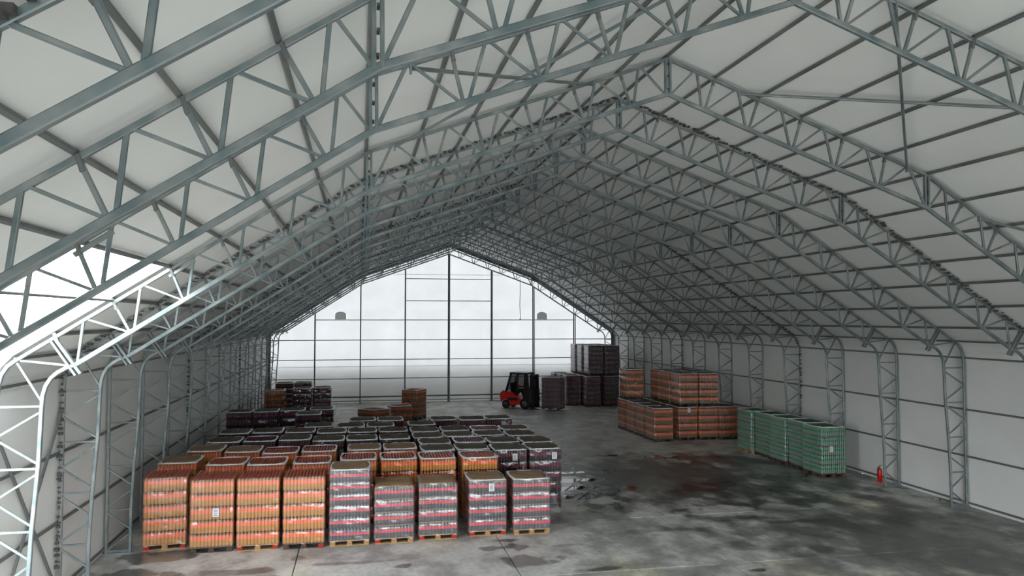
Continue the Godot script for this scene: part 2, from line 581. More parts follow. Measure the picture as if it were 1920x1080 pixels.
func outer_y(x: float) -> float:
	return lerpf(11.36, 9.13, x / 6.15) if x <= 6.15 else lerpf(9.13, 5.17, (x - 6.15) / (12.22 - 6.15))

func make_frame() -> Node3D:
	var f := Node3D.new()
	for s in [-1.0, 1.0]:
		var V := func(x: float, y: float) -> Vector3: return Vector3(x * s, y, 0)
		# column chords with their bent heads
		part("column_chord", sweep([V.call(11.955, 0.02), V.call(11.95, 1.1), V.call(11.90, 2.2), V.call(11.82, 3.3), V.call(11.79, 4.3), V.call(11.775, 4.55), V.call(11.73, 4.72), V.call(11.65, 4.86), V.call(11.54, 4.96), V.call(11.40, 5.04), V.call(11.27, 5.08)], 0.07, 0.07), M.steel, f)
		part("column_chord", sweep([V.call(12.51, 0.02), V.call(12.51, 4.5), V.call(12.49, 4.72), V.call(12.44, 4.92), V.call(12.35, 5.07), V.call(12.22, 5.17)], 0.07, 0.07), M.steel, f)
		beam("base_plate", V.call(11.88, 0.012), V.call(12.58, 0.012), 0.16, 0.022, M.plate, f)
		beam("base_tie", V.call(11.96, 0.06), V.call(12.5, 0.06), 0.05, 0.07, M.steel, f)
		# rafters
		beam("bottom_chord", V.call(11.27, 5.08), V.call(6.14, 8.39), 0.075, 0.085, M.steel, f)
		beam("bottom_chord", V.call(6.14, 8.39), V.call(0.0, 10.61), 0.075, 0.085, M.steel, f)
		beam("top_chord", V.call(12.22, 5.17), V.call(6.15, 9.13), 0.065, 0.065, M.steel, f)
		beam("top_chord", V.call(6.15, 9.13), V.call(0.0, 11.36), 0.065, 0.065, M.steel, f)
		# column lacing
		var ix := func(y: float) -> float: return 11.955 - 0.165 * clampf((y - 1.0) / 3.0, 0.0, 1.0)
		for y in [1.09, 2.18, 3.27, 4.36]: beam("strut", V.call(ix.call(y), y), V.call(12.5, y), 0.042, 0.042, M.steel, f)
		for y in [0.0, 1.09]:
			beam("strut", V.call(12.5, y + 1.02), V.call(ix.call(y + 0.56), y + 0.60), 0.042, 0.042, M.steel, f)
			beam("strut", V.call(ix.call(y + 0.5), y + 0.50), V.call(12.5, y + 0.08), 0.042, 0.042, M.steel, f)
		for y in [2.18, 3.27]:
			beam("strut", V.call(ix.call(y + 1.0), y + 1.0), V.call(12.5, y + 0.56), 0.042, 0.042, M.steel, f)
			beam("strut", V.call(12.5, y + 0.52), V.call(ix.call(y + 0.1), y + 0.08), 0.042, 0.042, M.steel, f)
		beam("strut", V.call(11.80, 4.46), V.call(12.2, 5.13), 0.042, 0.042, M.steel, f)
		beam("strut", V.call(11.32, 5.07), V.call(12.15, 5.17), 0.042, 0.042, M.steel, f)
		# bolted knee splice: two plates side by side that stick out below the chord
		beam("splice_plate", V.call(11.17, 4.93), V.call(11.60, 5.56), 0.10, 0.055, M.steel, f)
		beam("splice_plate", V.call(11.25, 4.90), V.call(11.66, 5.51), 0.10, 0.04, M.plate, f)
		# web of the lower rafter
		var nodes: Array = [[6.14, 8.39]] + IN_LO + [[11.27, 5.08]]
		for k in OUT_LO.size():
			var o: Vector3 = V.call(OUT_LO[k], outer_y(OUT_LO[k]))
			beam("strut", V.call(nodes[k][0] + 0.05, nodes[k][1]), o - Vector3(0.03 * s, 0, 0), 0.04, 0.04, M.steel, f)
			beam("strut", o + Vector3(0.03 * s, 0, 0), V.call(nodes[k + 1][0] - 0.04, nodes[k + 1][1] + 0.02), 0.05, 0.05, M.steel, f)
			if k < 5:
				beam("purlin_post", V.call(nodes[k + 1][0] + 0.03, nodes[k + 1][1]), V.call(PUR_LO[k], outer_y(PUR_LO[k])), 0.05, 0.05, M.steel, f)
			beam("purlin_bracket", V.call(PUR_LO[k] - 0.05, outer_y(PUR_LO[k]) - 0.13), V.call(PUR_LO[k], outer_y(PUR_LO[k]) + 0.03), 0.085, 0.05, M.purlin, f)
		# web of the upper rafter
		nodes = [[0.0, 10.61]] + IN_UP + [[6.14, 8.39]]
		for k in OUT_UP.size():
			var o: Vector3 = V.call(OUT_UP[k], outer_y(OUT_UP[k]))
			beam("strut", V.call(nodes[k][0] + 0.06, nodes[k][1]), o - Vector3(0.03 * s, 0, 0), 0.04, 0.04, M.steel, f)
			beam("strut", o + Vector3(0.03 * s, 0, 0), V.call(nodes[k + 1][0] - 0.04, nodes[k + 1][1] + 0.02), 0.05, 0.05, M.steel, f)
			if k < 5:
				beam("purlin_post", V.call(nodes[k + 1][0] + 0.03, nodes[k + 1][1]), V.call(PUR_UP[k], outer_y(PUR_UP[k])), 0.05, 0.05, M.steel, f)
				beam("purlin_bracket", V.call(PUR_UP[k] - 0.04, outer_y(PUR_UP[k]) - 0.13), V.call(PUR_UP[k], outer_y(PUR_UP[k]) + 0.03), 0.085, 0.05, M.purlin, f)
		# bolted splices at the hip and the ridge
		beam("splice_post", V.call(6.10, 8.38), V.call(6.11, 9.14), 0.085, 0.045, M.steel, f)
		beam("splice_post", V.call(6.18, 8.36), V.call(6.19, 9.11), 0.085, 0.045, M.steel, f)
		beam("splice_post", V.call(0.045, 10.58), V.call(0.045, 11.36), 0.085, 0.05, M.steel, f)
		for y in [8.5, 8.75, 9.0]: beam("bolt", Vector3(6.145 * s, y, -0.06), Vector3(6.145 * s, y, 0.06), 0.03, 0.03, M.lacing, f, Vector3(1, 0, 0))
		for y in [10.72, 11.0, 11.25]: beam("bolt", Vector3(0.0, y, -0.06), Vector3(0.0, y, 0.06), 0.03, 0.03, M.lacing, f, Vector3(1, 0, 0)) if s > 0 else null
	return f

func lacing_mesh(side: float) -> ArrayMesh:
	# rope-laced fabric joint: ragged dark knots all along the top chord and the column
	var st := st_new()
	var r := RandomNumberGenerator.new()
	r.seed = 5
	var pts := [Vector2(0.1, 11.36), Vector2(6.15, 9.13), Vector2(12.22, 5.17), Vector2(12.50, 4.6), Vector2(12.52, 0.6)]
	for k in pts.size() - 1:
		var n := int((pts[k + 1] - pts[k]).length() / 0.09)
		for j in n:
			var p: Vector2 = (pts[k] as Vector2).lerp(pts[k + 1], (j + r.randf()) / n) + Vector2(0.02, 0.045)
			var s := Vector3(r.randf_range(0.02, 0.055), r.randf_range(0.012, 0.03), r.randf_range(0.02, 0.045))
			var c := Vector3(p.x * side, p.y + r.randf_range(-0.05, 0.015), 0.03 + r.randf_range(-0.03, 0.07))
			box(st, c - s, c + s)
	return done(st)

func build_frames() -> void:
	var proto := make_frame()
	var lace := [lacing_mesh(-1.0), lacing_mesh(1.0)]
	for k in FD.size():
		var o: Node3D = proto.duplicate()
		o.name = numbered("arch_frame")
		add_child(o)
		o.position = Vector3(0, 0, -FD[k])
		var extra := ""
		if k in [4, 8, 12, 16]:
			for m in lace: part("fabric_lacing", m, M.lacing, o)
			extra = " with dark rope lacing"
		if k in [13, 14]: beam("door_stub", Vector3(-9.29, 6.98, 0), Vector3(-9.72, 6.68, 0), 0.06, 0.06, M.steel, o)
		tag(o, "galvanised steel lattice arch frame%s, %s from the bright end wall" % [extra, ORD[k + 1]], "arch frame", "steel arch frames of the hall")
	proto.free()

func build_purlins() -> void:
	var lines := []
	for k in PUR_UP.size(): lines.append([PUR_UP[k], "%s purlin below the ridge" % ORD[k + 1]])
	lines.append([6.17, "purlin along the bend of the roof"])
	for k in PUR_LO.size(): lines.append([PUR_LO[k], "%s purlin below the roof bend" % ORD[k + 1]])
	var o := thing("roof_purlin", "steel ridge purlin along the very top of the roof", "purlin", Vector3.ZERO, 0.0, "roof purlins")
	for k in FD.size() - 1:
		beam("purlin_length", Vector3(0, 11.43, -FD[k] + 0.01), Vector3(0, 11.43, -FD[k + 1] - 0.01), 0.06, 0.06, M.purlin, o, Vector3(1, 0, 0))
	for side in [-1.0, 1.0]:
		var where := "on the slope above the stacked pallet block" if side < 0 else "on the slope above the red extinguisher"
		for l in lines:
			o = thing("roof_purlin", "steel %s, %s" % [l[1], where], "purlin", Vector3.ZERO, 0.0, "roof purlins")
			var slope := Vector3(6.15, -2.23, 0).normalized() if l[0] < 6.0 else Vector3(6.07, -3.96, 0).normalized()
			slope.x *= side
			var n := Vector3(-slope.y * side, absf(slope.x), 0) * 0.062
			for k in FD.size() - 1:
				if side < 0 and k == 13 and l[0] > 11.0: continue
				var c := Vector3(l[0] * side, outer_y(l[0]), 0) + n
				beam("purlin_length", c + Vector3(0, 0, -FD[k] + 0.01), c + Vector3(0, 0, -FD[k + 1] - 0.01), 0.06, 0.055, M.purlin, o, slope)
		for g in [[5.20, "eave rail"], [4.67, "topmost wall rail"], [3.04, "upper wall rail"], [1.57, "lower wall rail"], [0.12, "foot rail"]]:
			o = thing("wall_rail", "steel %s %s" % [g[1], "behind the pallet block" if side < 0 else "behind the red extinguisher"], "rail", Vector3.ZERO, 0.0, "wall rails")
			for k in FD.size() - 1:
				if side < 0 and k == 13: continue
				var x := 12.24 if g[0] > 5.0 else 12.572
				beam("rail_length", Vector3(x * side, g[0], -FD[k] + 0.01), Vector3(x * side, g[0], -FD[k + 1] - 0.01), 0.055, 0.055, M.purlin, o, Vector3(1, 0, 0))

func build_braces() -> void:
	var dx: float = 10.18
	var dy: float = FD[13]
	for side in [-1.0, 1.0]:
		var w := "above the daylight opening" if side < 0 else "opposite the daylight opening"
		for b in [[1.62, dy, 5.66, dx, "upper roof brace falling towards the entrance"], [5.66, dy, 1.7, dx, "upper roof brace rising towards the entrance"], [7.5, dy, 11.1, dx, "lower roof brace falling towards the entrance"]]:
			if side < 0 and b[0] == 7.5: continue
			var o := thing("brace", "thin galvanised steel %s, %s" % [b[4], w], "brace", Vector3.ZERO, 0.0, "diagonal braces")
			beam("brace_tube", Vector3(b[0] * side, outer_y(b[0]) - 0.06, -b[1]), Vector3(b[2] * side, outer_y(b[2]) - 0.06, -b[3]), 0.05, 0.05, M.steel, o)
			for e in [[b[0], b[1]], [b[2], b[3]]]:
				beam("end_plate", Vector3(e[0] * side, outer_y(e[0]) - 0.13, -e[1]), Vector3(e[0] * side, outer_y(e[0]) + 0.0, -e[1]), 0.09, 0.03, M.plate, o)
	for b in [[3.9, 0.15, "falling towards the far end wall"], [0.15, 3.9, "rising towards the far end wall"]]:
		var o := thing("brace", "steel wall brace beside the daylight opening, %s" % b[2], "brace", Vector3.ZERO, 0.0, "diagonal braces")
		beam("brace_tube", Vector3(-12.53, b[0], -FD[13] - 0.05), Vector3(-12.53, b[1], -FD[12] + 0.05), 0.05, 0.05, M.purlin, o, Vector3(1, 0, 0))

func build_end_wall() -> void:
	for k in range(-3, 4):
		var x := 3.115 * k
		var h := (10.58 - absf(x) * 0.3617) if absf(x) < 6.14 else 8.36 - (absf(x) - 6.14) * 0.645
		var where := "in the middle of the bright end wall under the ridge" if k == 0 else "%s from the middle of the end wall, towards the %s" % [ORD[absi(k)], "daylight opening" if k < 0 else "double-stacked dark pallets"]
		var o := thing("end_wall_post", "two-legged steel post %s" % where, "post", Vector3(x, 0, -55.25), 0.0, "posts of the end wall")
		var wdt := 0.13 if k == 0 else 0.085
		beam("post_leg", Vector3(0, 0.0, 0.06), Vector3(0, h, 0.06), wdt, 0.07, M.purlin, o, Vector3(1, 0, 0))
		beam("post_leg", Vector3(0, 0.0, 0.50), Vector3(0, h - 0.1, 0.50), wdt * 0.7, 0.06, M.purlin, o, Vector3(1, 0, 0))
		for y in [0.4, 1.7, 3.04, 4.42, 5.84, 7.22, 8.8]:
			if y < h - 0.3: beam("batten", Vector3(0, y, 0.06), Vector3(0, y, 0.52), 0.04, 0.04, M.purlin, o, Vector3(1, 0, 0))
		beam("foot_plate", Vector3(0, 0.0, -0.05), Vector3(0, 0.0, 0.6), 0.22, 0.03, M.plate, o, Vector3(1, 0, 0))
	for r in [[8.80, 1, 0.05, "topmost"], [7.22, 1, 0.05, "second highest"], [5.84, 3, 0.05, "third highest"], [4.42, 4, 0.055, "fourth highest"], [3.04, 4, 0.055, "fifth highest"], [1.70, 4, 0.055, "knee-high"], [0.42, 4, 0.10, "broad lowest"], [0.14, 4, 0.05, "foot"]]:
		var o := thing("end_wall_rail", "%s horizontal steel rail of the bright end wall" % r[3], "rail", Vector3(0, r[0], -55.31), 0.0, "rails of the end wall")
		for k in range(-r[1], r[1]):
			beam("rail_length", Vector3(maxf(3.115 * k, -12.45), 0, 0), Vector3(minf(3.115 * (k + 1), 12.45), 0, 0), 0.05, r[2], M.purlin, o)
	for s in [[9.12, 3.9], [2.55, 12.4]]:
		var st := st_new()
		box(st, Vector3(-s[1], s[0] - 0.012, -55.405), Vector3(s[1], s[0] + 0.012, -55.395))
		var o := part("fabric_seam", done(st), M.seam, get_node("wall_back"))
		o.set_meta("label", "welded horizontal seam")
	# ventilation hoods that show through the fabric
	for x in [-7.62, 6.95]:
		var o := thing("ventilation_hood", "domed ventilation hood on the end wall, %s" % ("on the pallet block side" if x < 0 else "above the forklift"), "vent", Vector3(x, 5.88, -55.36))
		var st := st_new()
		var out := []
		for k in 9: out.append(Vector2(cos(PI * k / 8.0) * 0.38, 0.34 + sin(PI * k / 8.0) * 0.22))
		out = [Vector2(0.38, 0)] + out + [Vector2(-0.38, 0)]
		for k in out.size():
			var a: Vector2 = out[k]
			var b: Vector2 = out[(k + 1) % out.size()]
			quad(st, Vector3(a.x, a.y, 0), Vector3(b.x, b.y, 0), Vector3(b.x * 0.97, b.y * 0.97, 0.07), Vector3(a.x * 0.97, a.y * 0.97, 0.07))
			for v in [Vector3(0, 0.2, 0.07), Vector3(a.x * 0.97, a.y * 0.97, 0.07), Vector3(b.x * 0.97, b.y * 0.97, 0.07)]: st.add_vertex(v)
		part("hood_shell", done(st), M.gable_fabric, o)
		for k in 3: beam("louvre", Vector3(-0.3, 0.08 + 0.11 * k, 0.085), Vector3(0.3, 0.08 + 0.11 * k, 0.085), 0.014, 0.012, M.hood, o)
	var rope := thing("hanging_rope", "thin grey rope hanging down before the end wall", "rope", Vector3(5.25, 5.9, -55.1))
	var st2 := st_new(true)
	tube(st2, [Vector3(0.03, 0, 0), Vector3(-0.02, 1.0, 0), Vector3(0.0, 2.0, 0.02), Vector3(0, 2.95, 0)], 0.022, 6)
	part("rope_length", done(st2), M.rope, rope)
	st2 = st_new(true)
	lathe(st2, [[0.0, -0.06], [0.05, -0.04], [0.055, 0.0], [0.03, 0.05]], 8)
	part("knot", done(st2), M.rope, rope)

# ------------------------------------------------------------------ pallets

func c3(r: float, g: float, b: float) -> Color: return Color(r, g, b)

func bottle_rows(kind: String, h: float) -> Array:
	var body: Color
	var label: Color
	var cap: Color
	var neck: Color
	match kind:
		"orange":
			body = c3(0.50, 0.235, 0.035); label = c3(0.84, 0.19, 0.06); cap = c3(0.36, 0.06, 0.06); neck = c3(0.48, 0.20, 0.09)
		"orange_shaded":
			body = c3(0.18, 0.10, 0.025); label = c3(0.66, 0.13, 0.04); cap = c3(0.30, 0.06, 0.05); neck = c3(0.16, 0.09, 0.03)  # same orange drink with shade put into the colours, for distant loads
		"cola":
			body = c3(0.035, 0.03, 0.035); label = c3(0.72, 0.03, 0.06); cap = c3(0.30, 0.06, 0.07); neck = c3(0.10, 0.10, 0.11)
		"cola_darker":
			body = c3(0.03, 0.026, 0.032); label = c3(0.20, 0.026, 0.05); cap = c3(0.22, 0.05, 0.06); neck = c3(0.06, 0.055, 0.065)  # darker copy of the cola colours for loads behind the front row
		_:
			body = c3(0.17, 0.235, 0.20); label = c3(0.012, 0.25, 0.075); cap = c3(0.02, 0.13, 0.07); neck = c3(0.17, 0.25, 0.21)
	var r := 0.0427
	if kind.begins_with("orange"):
		return [[r * 0.8, 0.0, body], [r, 0.05 * h, body], [r * 0.97, 0.44 * h, body], [r, 0.45 * h, label], [r, 0.77 * h, label], [r * 0.9, 0.79 * h, neck], [0.017, 0.92 * h, neck], [0.018, 0.925 * h, cap], [0.017, 0.975 * h, cap]]
	if kind == "green": r = 0.037
	return [[r * 0.8, 0.0, body], [r, 0.05 * h, body], [r * 0.95, 0.40 * h, body], [r, 0.41 * h, label], [r, 0.64 * h, label], [r, 0.645 * h, body], [r * 0.8, 0.76 * h, neck], [0.016, 0.93 * h, neck], [0.017, 0.935 * h, cap], [0.017, 0.985 * h, cap]]

var layer_cache := {}
const NX := 12
const NZ := 14
const PW := 1.032
const PD := 1.204

func bottle_mesh(kind: String, h: float) -> ArrayMesh:
	var key := "bottle_%s_%.3f" % [kind, h]
	if not layer_cache.has(key):
		var st := st_new()
		lathe(st, bottle_rows(kind, h), 10)
		layer_cache[key] = done(st)
	return layer_cache[key]

# bottles of one layer: the outer ring, or all of them on a bare top layer; without the front row where that is built bottle by bottle
func layer_mesh(kind: String, h: float, full: bool, open_front: bool) -> ArrayMesh:
	var key := "layer_%s_%.3f_%s_%s" % [kind, h, full, open_front]
	if layer_cache.has(key): return layer_cache[key]
	var st := st_new()
	var rows := bottle_rows(kind, h)
	var cap_row: Array = rows[-1]
	for i in NX:
		for j in NZ:
			var edge: bool = i == 0 or i == NX - 1 or j == 0 or j == NZ - 1
			if j == NZ - 1 and open_front: continue
			var at := Vector3((i - (NX - 1) * 0.5) * 0.086, 0, (j - (NZ - 1) * 0.5) * 0.086)
			if edge: lathe(st, rows, 8, at)
			elif full: lathe(st, rows.slice(-5), 6, at)
	# what stands further in
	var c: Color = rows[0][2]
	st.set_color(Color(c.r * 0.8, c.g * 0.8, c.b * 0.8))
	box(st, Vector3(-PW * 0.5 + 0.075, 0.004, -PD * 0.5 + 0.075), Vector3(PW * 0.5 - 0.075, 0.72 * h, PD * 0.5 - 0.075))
	layer_cache[key] = done(st)
	return layer_cache[key]

func film_mesh(y0: float, layers: int, lh: float, seed_: int) -> ArrayMesh:
	var st := st_new(true)
	var nz := FastNoiseLite.new()
	nz.seed = seed_
	nz.frequency = 2.2
	nz.fractal_octaves = 3
	var per := 6
	var rows := layers * per
	# walk round the load with rounded corners
	var ring := []
	var a := PW * 0.5 + 0.014
	var b := PD * 0.5 + 0.014
	var cr := 0.05
	for q in 4:
		var cx: float = [a - cr, -a + cr, -a + cr, a - cr][q]
		var cz: float = [b - cr, b - cr, -b + cr, -b + cr][q]
		for k in 4:
			var an := PI * 0.5 * (q + k / 3.0)
			ring.append([Vector2(cx + cos(an) * cr, cz + sin(an) * cr), Vector2(cos(an), sin(an))])
		# points along the side towards the next corner
		var nx: float = [-a + cr, -a + cr, a - cr, a - cr][q]
		var nzz: float = [b - cr, -b + cr, -b + cr, b - cr][q]
		var e := PI * 0.5 * (q + 1)
		var from := Vector2(cx + cos(e) * cr, cz + sin(e) * cr)
		var to := Vector2(nx + cos(e) * cr, nzz + sin(e) * cr)
		for k in range(1, 15): ring.append([from.lerp(to, k / 15.0), Vector2(cos(e), sin(e))])
	var grid := []
	for r in rows + 1:
		var f := float(r) / per
		var y := y0 + f * lh
		var pinch := -0.016 if r % per == 0 and r > 0 and r < rows else 0.0
		var line := []
		for q in ring:
			var p: Vector2 = q[0] + q[1] * (pinch + 0.018 * nz.get_noise_3d(q[0].x * 1.3, y * 3.6, q[0].y * 1.3))
			line.append(Vector3(p.x, y + 0.01 * nz.get_noise_3d(q[0].x * 3.0, y + 9.0, q[0].y * 3.0), p.y))
		grid.append(line)
	for r in rows:
		for k in ring.size():
			var n := (k + 1) % ring.size()
			quad(st, grid[r][k], grid[r][n], grid[r + 1][n], grid[r + 1][k])
	return done(st)

func rim_mesh(top: float, seed_: int) -> ArrayMesh:
	# gathered film folded over the top edge: wide at the corners, narrow between them
	var st := st_new(true)
	var r := RandomNumberGenerator.new()
	r.seed = seed_
	var n := 48
	var outer := []
	var inner := []
	for k in n:
		var t := TAU * k / n
		var cs := Vector2(cos(t), sin(t))
		var sq := cs / maxf(absf(cs.x), absf(cs.y))
		var corner := pow(minf(absf(cs.x), absf(cs.y)) / 0.7072, 2.0)
		var w := 0.006 + 0.06 * corner + r.randf() * 0.012 + (0.028 if absf(sq.x) > 0.99 else 0.0)
		var o := Vector2(sq.x * (PW * 0.5 + 0.016), sq.y * (PD * 0.5 + 0.016))
		o *= 1.0 - 0.035 * corner
		outer.append(Vector3(o.x, top - 0.008, o.y))
		var i2 := o * (1.0 - w / 0.6)
		inner.append(Vector3(i2.x, top + 0.016 + r.randf() * 0.014, i2.y))
	for k in n:
		var m := (k + 1) % n
		var mk: Vector3 = outer[k].lerp(inner[k], 0.3) + Vector3(0, 0.018, 0)
		var mm: Vector3 = outer[m].lerp(inner[m], 0.3) + Vector3(0, 0.018, 0)
		quad(st, outer[k], outer[m], mm, mk)
		quad(st, mk, mm, inner[m], inner[k])
	return done(st)

func sheet_mesh(warp: float, seed_: int, over := 0.0, thick := 0.006) -> ArrayMesh:
	# corrugated board, bent by damp; over makes the front edge hang down
	var st := st_new(true)
	var nz := FastNoiseLite.new()
	nz.seed = seed_
	nz.frequency = 0.9
	var n := 10
	var g := [[], []]
	for j in n + 1:
		for s in 2: g[s].append([])
		for i in n + 1:
			var u := float(i) / n - 0.5
			var v := float(j) / n - 0.5
			var y := warp * (nz.get_noise_2d(u * 2.0 + seed_, v * 2.0) + 0.6 * (0.25 - u * u - v * v))
			if v > 0.36: y -= over * (v - 0.36) / 0.14 * (0.6 + 0.4 * sin(u * 5.0 + seed_))
			for s in 2: g[s][j].append(Vector3(u * (PW - 0.03), maxf(y, -over) + (thick if s == 0 else 0.0), v * (PD - 0.02 + over)))
	for j in n:
		for i in n:
			quad(st, g[0][j][i], g[0][j][i + 1], g[0][j + 1][i + 1], g[0][j + 1][i])
			quad(st, g[1][j][i], g[1][j + 1][i], g[1][j + 1][i + 1], g[1][j][i + 1])
	for k in n:
		quad(st, g[0][n][k], g[0][n][k + 1], g[1][n][k + 1], g[1][n][k])
		quad(st, g[1][0][k], g[1][0][k + 1], g[0][0][k + 1], g[0][0][k])
		quad(st, g[1][k][0], g[0][k][0], g[0][k + 1][0], g[1][k + 1][0])
		quad(st, g[0][k][n], g[1][k][n], g[1][k + 1][n], g[0][k + 1][n])
	return done(st)

var pm := {}

func pallet_part(parent: Node, detailed: bool, wood: Material, red_corners: int) -> void:
	# 1.0 by 1.2 m timber pallet: deck boards, nine blocks, three runners
	if pm.is_empty():
		pm.board = cbox(Vector3(1.0, 0.022, 0.135), 0.004)
		pm.lead = cbox(Vector3(0.10, 0.022, 1.2), 0.004)
		pm.block = cbox(Vector3(0.14, 0.078, 0.13), 0.005)
		pm.runner = cbox(Vector3(1.0, 0.022, 0.12), 0.004)
	var places := []
	for k in 7: places.append(["board", Vector3(0, 0.122, -0.5325 + k * 0.1775)])
	for x in [-0.45, 0.0, 0.45]: places.append(["lead", Vector3(x, 0.100, 0)])
	for x in [-0.43, 0.0, 0.43]:
		for z in [-0.535, 0.0, 0.535]: places.append(["block", Vector3(x, 0.022, z)])
	for z in [-0.535, 0.0, 0.535]: places.append(["runner", Vector3(0, 0.0, z)])
	if detailed:
		var base := Node3D.new()
		base.name = "pallet"
		parent.add_child(base)
		for p in places:
			var m := wood
			if p[0] == "block" and p[1].z > 0.5 and ((p[1].x < -0.1 and red_corners & 1) or (p[1].x > 0.1 and red_corners & 2)): m = M.red_wood
			part({"board": "deck_board", "lead": "cross_board", "block": "block", "runner": "runner"}[p[0]], pm[p[0]], m, base, Transform3D(Basis(), p[1]))
	else:
		if not pm.has("whole"):
			var st := SurfaceTool.new()
			for p in places: st.append_from(pm[p[0]], 0, Transform3D(Basis(), p[1]))
			pm.whole = st.commit()
		part("pallet", pm.whole, wood, parent)

# kind, number of layers and finish of one wrapped load; (x, d) is the middle of its front face
func put_pallet(x: float, d: float, kind: String, layers: int, opt: Dictionary, label: String, group: String) -> Node3D:
	var lh: float = opt.get("lh", 0.338)
	var turn: float = deg_to_rad(opt.get("turn", rng.randf_range(-0.6, 0.6)))
	var y0: float = opt.get("y", 0.0)
	var names := {"orange": "orange_drink_pallet", "cola": "cola_pallet", "green": "green_bottle_pallet"}
	var t := thing(names[kind], label, "pallet load", Vector3(x, y0, -d - PD * 0.5), turn, group)
	t.scale.x = opt.get("slim", 1.0)
	var front: bool = opt.get("front", false)
	pallet_part(t, opt.get("detail", front), M.old_wood if opt.get("old", false) else M.wood, opt.get("red", 0))
	var bare: bool = not opt.get("sheet", true)
	var y := 0.146
	for k in layers:
		var last := k == layers - 1
		var jit := Vector3(rng.randf_range(-0.006, 0.006), y, rng.randf_range(-0.006, 0.006))
		var lay := part("bottle_layer", layer_mesh("cola_darker" if kind == "cola" and not front else "orange_shaded" if kind == "orange" and d > 34.0 else kind, lh, last, front), M.bottle, t, Transform3D(Basis(Vector3.UP, rng.randf_range(-0.006, 0.006)), jit))  # colour copy picked by place: distant orange shaded, cola behind the front darker
		lay.set_meta("kind", "stuff")
		if front:
			for i in NX:
				part("bottle", bottle_mesh(kind, lh), M.bottle, lay, Transform3D(Basis(Vector3.UP, rng.randf() * TAU), Vector3((i - (NX - 1) * 0.5) * 0.086, 0, (NZ - 1) * 0.5 * 0.086)))
		y += lh
		if opt.get("dividers", false) and not last:
			part("divider_sheet", sheet_mesh(0.012, 40 + k, 0.02), M.card, t, Transform3D(Basis(), Vector3(0, y - 0.006, 0.012)))
	if not bare:
		part("top_sheet", sheet_mesh(opt.get("warp", 0.05), opt.get("seed", rng.randi() % 1000), opt.get("over", 0.0)), M.card if front or (kind == "orange" and d < 30.0) else M.damp_card, t, Transform3D(Basis(), Vector3(0, y + 0.004, 0)))
	var v: int = rng.randi() % 3
	var key := "film_%d_%.3f_%d" % [layers, lh, v]
	if not layer_cache.has(key): layer_cache[key] = film_mesh(0.12, layers, (0.026 + layers * lh) / layers, 60 + v)
	part("stretch_film", layer_cache[key], M.thick_film if kind == "cola" and front else M.film, t)
	if front:
		key = "wrap_%d_%.3f_%d" % [layers, lh, v]
		if not layer_cache.has(key): layer_cache[key] = film_mesh(0.12, layers, (0.026 + layers * lh) / layers, 160 + v)
		part("outer_film", layer_cache[key], M.film, t, Transform3D(Basis.from_scale(Vector3(1.014, 1.0, 1.012)), Vector3.ZERO))
	if opt.get("rim", true):
		key = "rim_%d_%.3f_%d" % [layers, lh, v]
		if not layer_cache.has(key): layer_cache[key] = rim_mesh(0.146 + layers * lh, 80 + v)
		part("film_rim", layer_cache[key], M.rim_film, t)
	if opt.has("paper"):
		var q: Array = opt.paper            # across, height
		var p := part("paper_label", cbox(Vector3(0.15, 0.21, 0.004), 0.001), M.paper, t, Transform3D(Basis(), Vector3(q[0], q[1], PD * 0.5 + 0.032)))
		for k in 5: part("printed_bar", cbox(Vector3(0.10 - 0.015 * (k % 3), 0.012, 0.002), 0.0005), M.ink, p, Transform3D(Basis(), Vector3(-0.005 * (k % 3), 0.03 + 0.033 * k, 0.003)))
	return t

